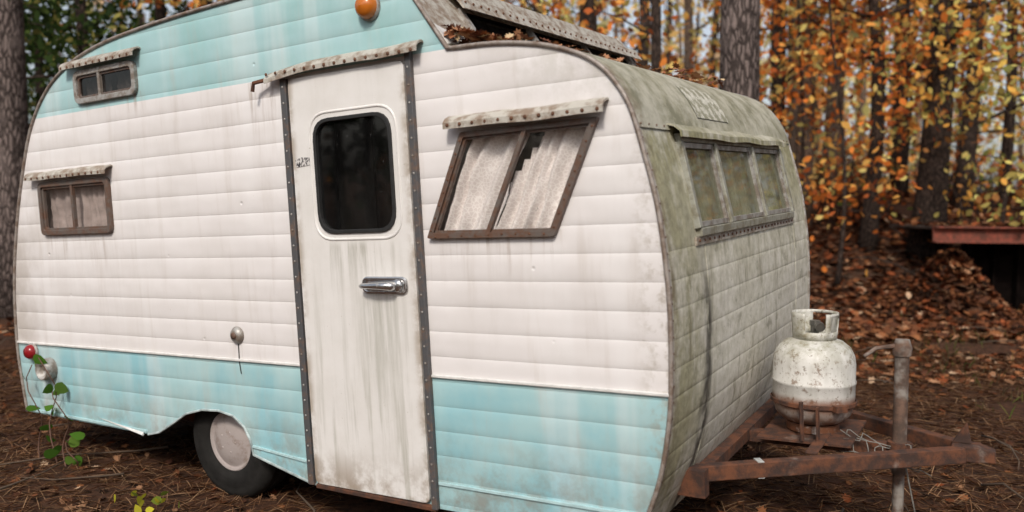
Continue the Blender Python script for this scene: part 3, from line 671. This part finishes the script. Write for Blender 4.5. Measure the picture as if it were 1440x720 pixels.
def tree(name,x,y,r,h,lean=(0,0),bark=None,cols=None,wts=None,nb=14,b0=.3,blen=2.2,ncl=26,crad=.38,ls=(.07,.13),curve=0,seg=12,flare=1.35):
    E=empty(name,Matrix.Translation((x,y,H(x,y)-.05))); b=B(); n=14; pts=[];rad=[]
    for i in range(n+1):
        t=i/n; pts.append(Vector((lean[0]*h*t+curve*math.sin(t*5.5)+.02*r*noise.noise((x,t*5,1)),lean[1]*h*t+.3*curve*math.sin(t*4+1),h*t)))
        rad.append(r*(1-.62*t)*(1+(flare-1)*math.exp(-t*h*2.2)))
    b.tube(pts,rad,seg)
    cl=[]
    for i in range(nb):
        t=b0+(1-b0)*(i+rng.uniform(0,1))/nb; p=pts[min(n,int(t*n))].copy(); a=rng.uniform(0,6.28); L=blen*rng.uniform(.5,1.15)*(1.15-.6*t)
        q=[p]; d=Vector((math.cos(a),math.sin(a),rng.uniform(.0,.55))); rr=r*(1-.62*t)*.32
        for k in range(5):
            d=(d+Vector(rng.normal(0,.22,3))).normalized(); q.append(q[-1]+d*L/5)
            if k>=1: cl.append(q[-1]+Vector(rng.normal(0,.12,3)))
            if k>=1:
                e=(d+Vector(rng.normal(0,.7,3))).normalized(); m=q[-1]+e*L*.25; b.tube([q[-1],m],[rr*.35,rr*.12],4,False); cl.append(m)
        b.tube(q,[rr*(1-.17*k) for k in range(6)],5,False)
    b.done('trunk_and_limbs',bark or M_bark,E,True)
    if cols is not None:
        P,S,K=scatter_clumps(cl,ncl,crad,ls[0],ls[1],cols,wts); fastmesh('foliage',tl,P,S,K,M_leaf,None,E)
    return E
ORG=[(.80,.25,.055),(.90,.42,.11),(.50,.14,.045),(.92,.64,.22),(.36,.30,.10),(.22,.08,.035)]; WO=[5,4,3,2.4,1.5,2.6]
YEL=[(.92,.74,.24),(.66,.56,.17),(.86,.44,.10),(.33,.35,.11),(.36,.17,.06)]; WY=[3.4,3,2.7,2.2,2.3]
GRN=[(.045,.075,.022),(.09,.13,.035),(.03,.05,.02),(.30,.27,.08)]; WG=[4,3,3,.9]
def at(u,d): return (u-720)/F*d
tree('pine_tree',at(1037,8.2),8.2,.215,15,(-.002,0),M_pine,GRN,WG,12,.5,2.6,24,.4,(.10,.16),0,20)
tree('pine_tree',at(18,10.5),10.5,.24,15,(.002,0),M_pine,GRN,WG,12,.5,2.6,24,.4,(.10,.16),0,20)
tree('oak_tree',at(1304,12.5),12.5,.22,13,(.035,0),M_bark,ORG,WO,18,.22,3.0,16,.36,(.10,.17),.05,16)
tree('oak_tree',at(1222,12.8),12.8,.12,10,(-.05,.01),M_bark,ORG,WO,16,.25,2.6,14,.36,(.10,.17),.26)
tree('oak_tree',at(822,13),13,.17,13,(0,0),M_bark,ORG,WO,12,.25,2.4,13,.36,(.10,.16),.04)
tree('oak_tree',at(915,11),11,.085,10,(0,0),M_bark,ORG,WO,12,.25,2.0,12,.34,(.09,.15),.05)
tree('oak_tree',at(1127,14),14,.15,14,(0,0),M_barkl,YEL,WY,14,.28,2.6,13,.4,(.11,.18),.06)
tree('oak_tree',at(1166,17),17,.19,14,(0.01,0),M_barkl,ORG,WO,14,.2,2.8,14,.4,(.13,.20),.06)
tree('oak_tree',at(1410,17),17,.12,10,(-.02,0),M_bark,YEL,WY,16,.15,2.6,14,.4,(.12,.18),.15)
tree('oak_tree',at(1352,15),15,.15,11,(.02,0),M_bark,YEL,WY,16,.2,2.8,13,.45,(.12,.19),.1)
tree('oak_tree',at(1262,18),18,.17,11,(.0,0),M_bark,None,None,14,.12,2.8)
tree('oak_tree',at(1092,18),18,.15,11,(.0,0),M_bark,None,None,14,.12,2.8)
tree('oak_tree',at(960,18),18,.12,11,(0,0),M_barkl,YEL,WY,12,.3,2.6,7,.4,(.10,.17),.08)
tree('oak_tree',at(750,16),16,.12,11,(0,0),M_bark,YEL,WY,16,.25,2.6,13,.4,(.1,.17),.08)
tree('oak_tree',at(1540,13),13,.14,11,(0,0),M_bark,ORG,WO,16,.2,2.8,18,.4,(.10,.17),.1)
for u,d,l in ((1395,11.2,.05),(1180,11.6,-.03),(1110,12.4,.04),(1470,10.6,-.06),(1265,15,.02),(1060,14,.0)):
    tree('oak_sapling',at(u,d),d,.032,5.2,(l,0),M_bark,YEL if u in(1395,1470) else ORG,WY if u in(1395,1470) else WO,14,.18,1.7,7,.22,(.09,.15),.12,8)
tree('holly_tree',at(120,11.5),11.5,.10,9,(0,0),M_bark,GRN,WG,22,.15,2.2,28,.36,(.09,.15),.06)
tree('holly_tree',at(230,14),14,.12,10,(0,0),M_bark,GRN,WG,22,.15,2.4,24,.40,(.10,.16),.06)
tree('holly_tree',at(-80,13),13,.12,10,(0,0),M_bark,GRN,WG,22,.1,2.4,26,.40,(.10,.16),.06)
tree('holly_tree',at(60,16.5),16.5,.12,9,(0,0),M_bark,GRN,WG,22,.1,2.6,24,.45,(.12,.18),.06)
tree('oak_tree',at(290,13),13,.12,11,(0,0),M_bark,ORG,WO,16,.2,2.6,14,.4,(.1,.16),.08)

FE=empty('distant_forest')
b=B(); b_d=B(); cl=[]; cg=[]
for i in range(210):
    x=rng.uniform(-45,55); y=rng.uniform(22,58); h=rng.uniform(9,16); r=rng.uniform(.06,.24); z=H(x,y)
    l=rng.normal(0,.03); c=rng.normal(0,.2); tb=b if i%3==0 else b_d
    tb.tube([(x+l*h*t+c*math.sin(t*4),y,z+h*t) for t in (0,.2,.4,.6,.8,1)],[r*(1-.12*k) for k in range(6)],6,False)
    for k in range(4):
        t=rng.uniform(.1,.9); p=Vector((x+l*h*t+c*math.sin(t*4),y,z+h*t)); q=p+Vector((rng.normal(0,1.6),rng.normal(0,1.),rng.uniform(.2,1.2)))
        tb.tube([p,(p+q)/2+Vector((0,0,-.1)),q],[r*.3,r*.2,r*.08],4,False)
        for m in range(1):
            (cg if x<-8+rng.normal(0,3) else cl).append(tuple(q+Vector(rng.normal(0,.5,3))))
b.done('pale_trunks',M_barkl,FE,True); b_d.done('dark_trunks',M_bark,FE,True)
for i in range(3000):
    x=rng.uniform(-45,55); y=rng.uniform(24,56); z=H(x,y)+rng.uniform(.0,1)**1.5*9
    if noise.noise((x*.16,y*.16,z*.3))>.02-.10*max(0,1-z/4): (cg if x<-8+rng.normal(0,3) else cl).append((x,y,z))
P,S,K=scatter_clumps(cl,14,.8,.28,.52,[(.86,.38,.11),(.90,.60,.22),(.58,.22,.08),(.92,.80,.42),(.50,.45,.18),(.70,.50,.30),(.24,.13,.07)],[4,3.5,2.5,3.5,2,2,1.3]); fastmesh('foliage',tl,P,S,K,M_leaf,None,FE)
P,S,K=scatter_clumps(cg,20,.7,.26,.42,GRN+[(.35,.22,.07)],WG+[1]); fastmesh('evergreen_foliage',tl,P,S,K,M_leaf,None,FE)
b=B(); cl=[]
for i in range(190):
    x=rng.uniform(2,16) if i<150 else rng.uniform(-14,2); y=rng.uniform(12.8,21); z=H(x,y)
    for k in range(4):
        p=Vector((x,y,z)); q=[p]; d=Vector((rng.normal(0,.5),rng.normal(0,.5),1))
        for j in range(4): d=(d+Vector(rng.normal(0,.35,3))).normalized(); q.append(q[-1]+d*rng.uniform(.15,.4)); cl.append(tuple(q[-1]))
        b.tube(q,[.016,.013,.010,.007,.003],4,False)
for k in range(34):
    x=rng.uniform(5.5,9.5); y=rng.uniform(11.4,12.8); q=[Vector((x,y,H(x,y)))]; d=Vector((rng.normal(0,.8),rng.normal(0,.3),.9))
    for j in range(7): d=(d+Vector((rng.normal(0,.3),rng.normal(0,.2),-.16))).normalized(); q.append(q[-1]+d*.22)
    b.tube(q,[.024,.021,.018,.015,.012,.009,.006,.003],5,False)
b.done('bare_shrubs',M_bark,None,True)
sel=[cl[i] for i in rng.choice(len(cl),650,replace=False)]
P,S,K=scatter_clumps(sel,6,.2,.08,.15,ORG+[(.16,.20,.05)],[3,2,4,1,1,2,2]); fastmesh('shrub_foliage',tl,P,S,K,M_leaf)
BE=empty('surrounding_forest'); b=B(); cl=[]
for i in range(60):
    a=rng.uniform(math.pi*1.02,math.pi*1.98); d=rng.uniform(14,24); x=d*math.cos(a); y=d*math.sin(a); h=rng.uniform(6,9); r=rng.uniform(.08,.2)
    b.tube([(x,y,0),(x+rng.normal(0,.2),y,h*.5),(x+rng.normal(0,.3),y,h)],[r,r*.8,r*.4],6,False)
    for k in range(20): cl.append((x+rng.normal(0,1.3),y+rng.normal(0,1.3),rng.uniform(.5,h)))
b.done('trunks',M_bark,BE,True)
P,S,K=scatter_clumps(cl,8,.7,.4,.75,GRN+[(.40,.18,.05)],WG+[2]); fastmesh('foliage',tl,P,S,K,M_litter,None,BE)

# ------------------------------------------------------------------ rusty platform at right
RE=empty('rusty_steel_platform')
y=10.2; x0=at(1312,y); zt=CAMH-(319-285)/F*y
b=B().beam((x0,y,zt-.09),(x0+4.2,y-.2,zt-.13),.03,.17).beam((x0,y-.03,zt),(x0+4.2,y-.23,zt-.04),.12,.02).beam((x0,y-.03,zt-.18),(x0+4.2,y-.23,zt-.22),.12,.02)
b.done('steel_beam',M_rust2,RE)
B().box(x0+.5,x0+4.2,y+.06,y+2.3,zt-.06,zt-.03).done('deck',simple('old_boards',(.05,.035,.028),.9,0,.4,12),RE)
bk=simple('hollow_shade_black',(.006,.004,.0035),1.,0,.6,10,0,.05)  # near-black boards added to paint in the shade of the hollow below the deck
b=B(); b.box(x0+.62,x0+4.2,y+.45,y+.5,-.1,zt-.08)
for k in range(12): b.beam((x0+.66+k*.3,y+.40+.03*math.sin(k*2.3),-.1),(x0+.70+k*.3,y+.42,zt-.10),.12,.03)
b.done('hollow_shade_boards',bk,RE)
N=900; P=np.column_stack([rng.uniform(x0+.5,x0+4.2,N),rng.uniform(y+.1,y+2.2,N),np.full(N,zt-.02)+rng.uniform(0,.04,N)]); fastmesh('deck_leaves',oak,P,rng.uniform(.09,.16,N),pick(LIT,[5,4,4,2,3,.8,3],N),M_litter,.4,RE)
# leaf mound banked against the left end of the hollow's dark boards
g=[];bmm=B();cx,cy=x0+.42,y+.30
def mound(px,py): return .78*math.exp(-(((px-cx)/.42)**2+((py-cy)/.62)**2))
nn=18; V=[[bmm.bm.verts.new((cx-1.1+2.2*i/nn,cy-1.4+2.8*j/nn,H(cx-1.1+2.2*i/nn,cy-1.4+2.8*j/nn)-.03+mound(cx-1.1+2.2*i/nn,cy-1.4+2.8*j/nn))) for i in range(nn+1)] for j in range(nn+1)]
for j in range(nn):
    for i in range(nn): bmm.bm.faces.new((V[j][i],V[j][i+1],V[j+1][i+1],V[j+1][i]))
bmm.done('leaf_mound',gm.m,RE,True)
N=2400; px=cx+rng.normal(0,.45,N); py=cy+rng.normal(0,.6,N)
P=np.array([(a_,b_,H(a_,b_)+mound(a_,b_)+rng.uniform(-.01,.03)) for a_,b_ in zip(px,py)])
fastmesh('leaf_drift',oak,P,rng.uniform(.09,.16,N),pick(LIT,[5,3,5,1,2.5,.3,4],N),M_litter,.7,RE)

# ------------------------------------------------------------------ vine by the tail light and roof litter
VE=empty('climbing_vine'); b=B(); LV=[]
for k,(x,zs_) in enumerate(((-2.55,.46),(-2.45,.30),(-2.70,.40),(-2.38,.05))):
    q=[TM@Vector((x+.06*math.sin(i*1.1+k),-.06-.03*math.sin(i*.9+k),-.22+(zs_+.22)*i/9)) for i in range(10)]
    b.tube(q,[.004]*5+[.003]*5,5)
    for i in range(2,10):
        if rng.uniform()<.55: LV.append(tuple(q[i]+Vector(rng.normal(0,.02,3))))
b.done('stems',simple('vine_stem',(.12,.06,.04),.8),VE,True)
hl=np.array([(0,-.5,0),(.28,-.42,.04),(.42,-.1,.08),(.26,.24,.04),(0,.52,-.05),(-.26,.24,.04),(-.42,-.1,.08),(-.28,-.42,.04)])
LV=np.array(LV); fastmesh('leaves',hl,LV,rng.uniform(.05,.085,len(LV)),pick([(.08,.18,.025),(.13,.22,.04)],[3,1],len(LV)),M_leaf,None,VE)
p=TM@Vector((-1.42,-.25,0)); N=14; P=np.column_stack([p.x+rng.normal(0,.07,N),p.y+rng.normal(0,.05,N),rng.uniform(.02,.08,N)])
fastmesh('seedling',hl,P,rng.uniform(.03,.05,N),pick([(.55,.50,.05),(.20,.25,.04)],[3,1],N),M_leaf)
P=[]
for i in range(800):
    x=rng.uniform(.14,.50); y=rng.uniform(.02,2.05)
    if rng.uniform()<.45: y=rng.uniform(.02,.6); x=rng.uniform(.15,.35)
    z=1.755+max(0,(.36-x))*.34*rng.uniform(0,1)-max(0,x-.4)*.10
    P.append(tuple(TM@Vector((x,y,z+.012+rng.uniform(0,.015)))))
for i in range(100): P.append(tuple(TM@Vector((rng.uniform(.35,.62),rng.uniform(1.2,2.05),1.745+rng.uniform(0,.03)))))
fastmesh('roof_leaf_debris',oak,np.array(P),rng.uniform(.035,.07,len(P)),pick([(.24,.10,.05),(.36,.18,.10),(.14,.06,.04),(.45,.33,.20)],[4,3,3,1],len(P)),M_litter,.6)

# ------------------------------------------------------------------ light
sd=Vector((-.14,-.78,.70)).normalized()
el=math.asin(sd.z); rot=math.atan2(sd.x,sd.y)
w=bpy.data.worlds.new('World'); bpy.context.scene.world=w; w.use_nodes=True; nt=w.node_tree
sk=nt.nodes.new('ShaderNodeTexSky'); sk.sky_type='NISHITA'; sk.sun_disc=False; sk.sun_elevation=el; sk.sun_rotation=rot; sk.dust_density=3; sk.air_density=1.
hsv=nt.nodes.new('ShaderNodeHueSaturation'); hsv.inputs['Saturation'].default_value=.45
nt.links.new(sk.outputs[0],hsv.inputs['Color']); nt.links.new(hsv.outputs[0],nt.nodes['Background'].inputs[0]); nt.nodes['Background'].inputs[1].default_value=.15
L=bpy.data.lights.new('sun','SUN'); L.energy=2.4; L.angle=math.radians(8); L.color=(1,.92,.82)
lo=bpy.data.objects.new('sun',L); C.objects.link(lo); lo.rotation_euler=sd.to_track_quat('Z','Y').to_euler(); lo.location=sd*20
sc=bpy.context.scene; sc.view_settings.view_transform='Standard'; sc.view_settings.look='None'; sc.view_settings.exposure=0
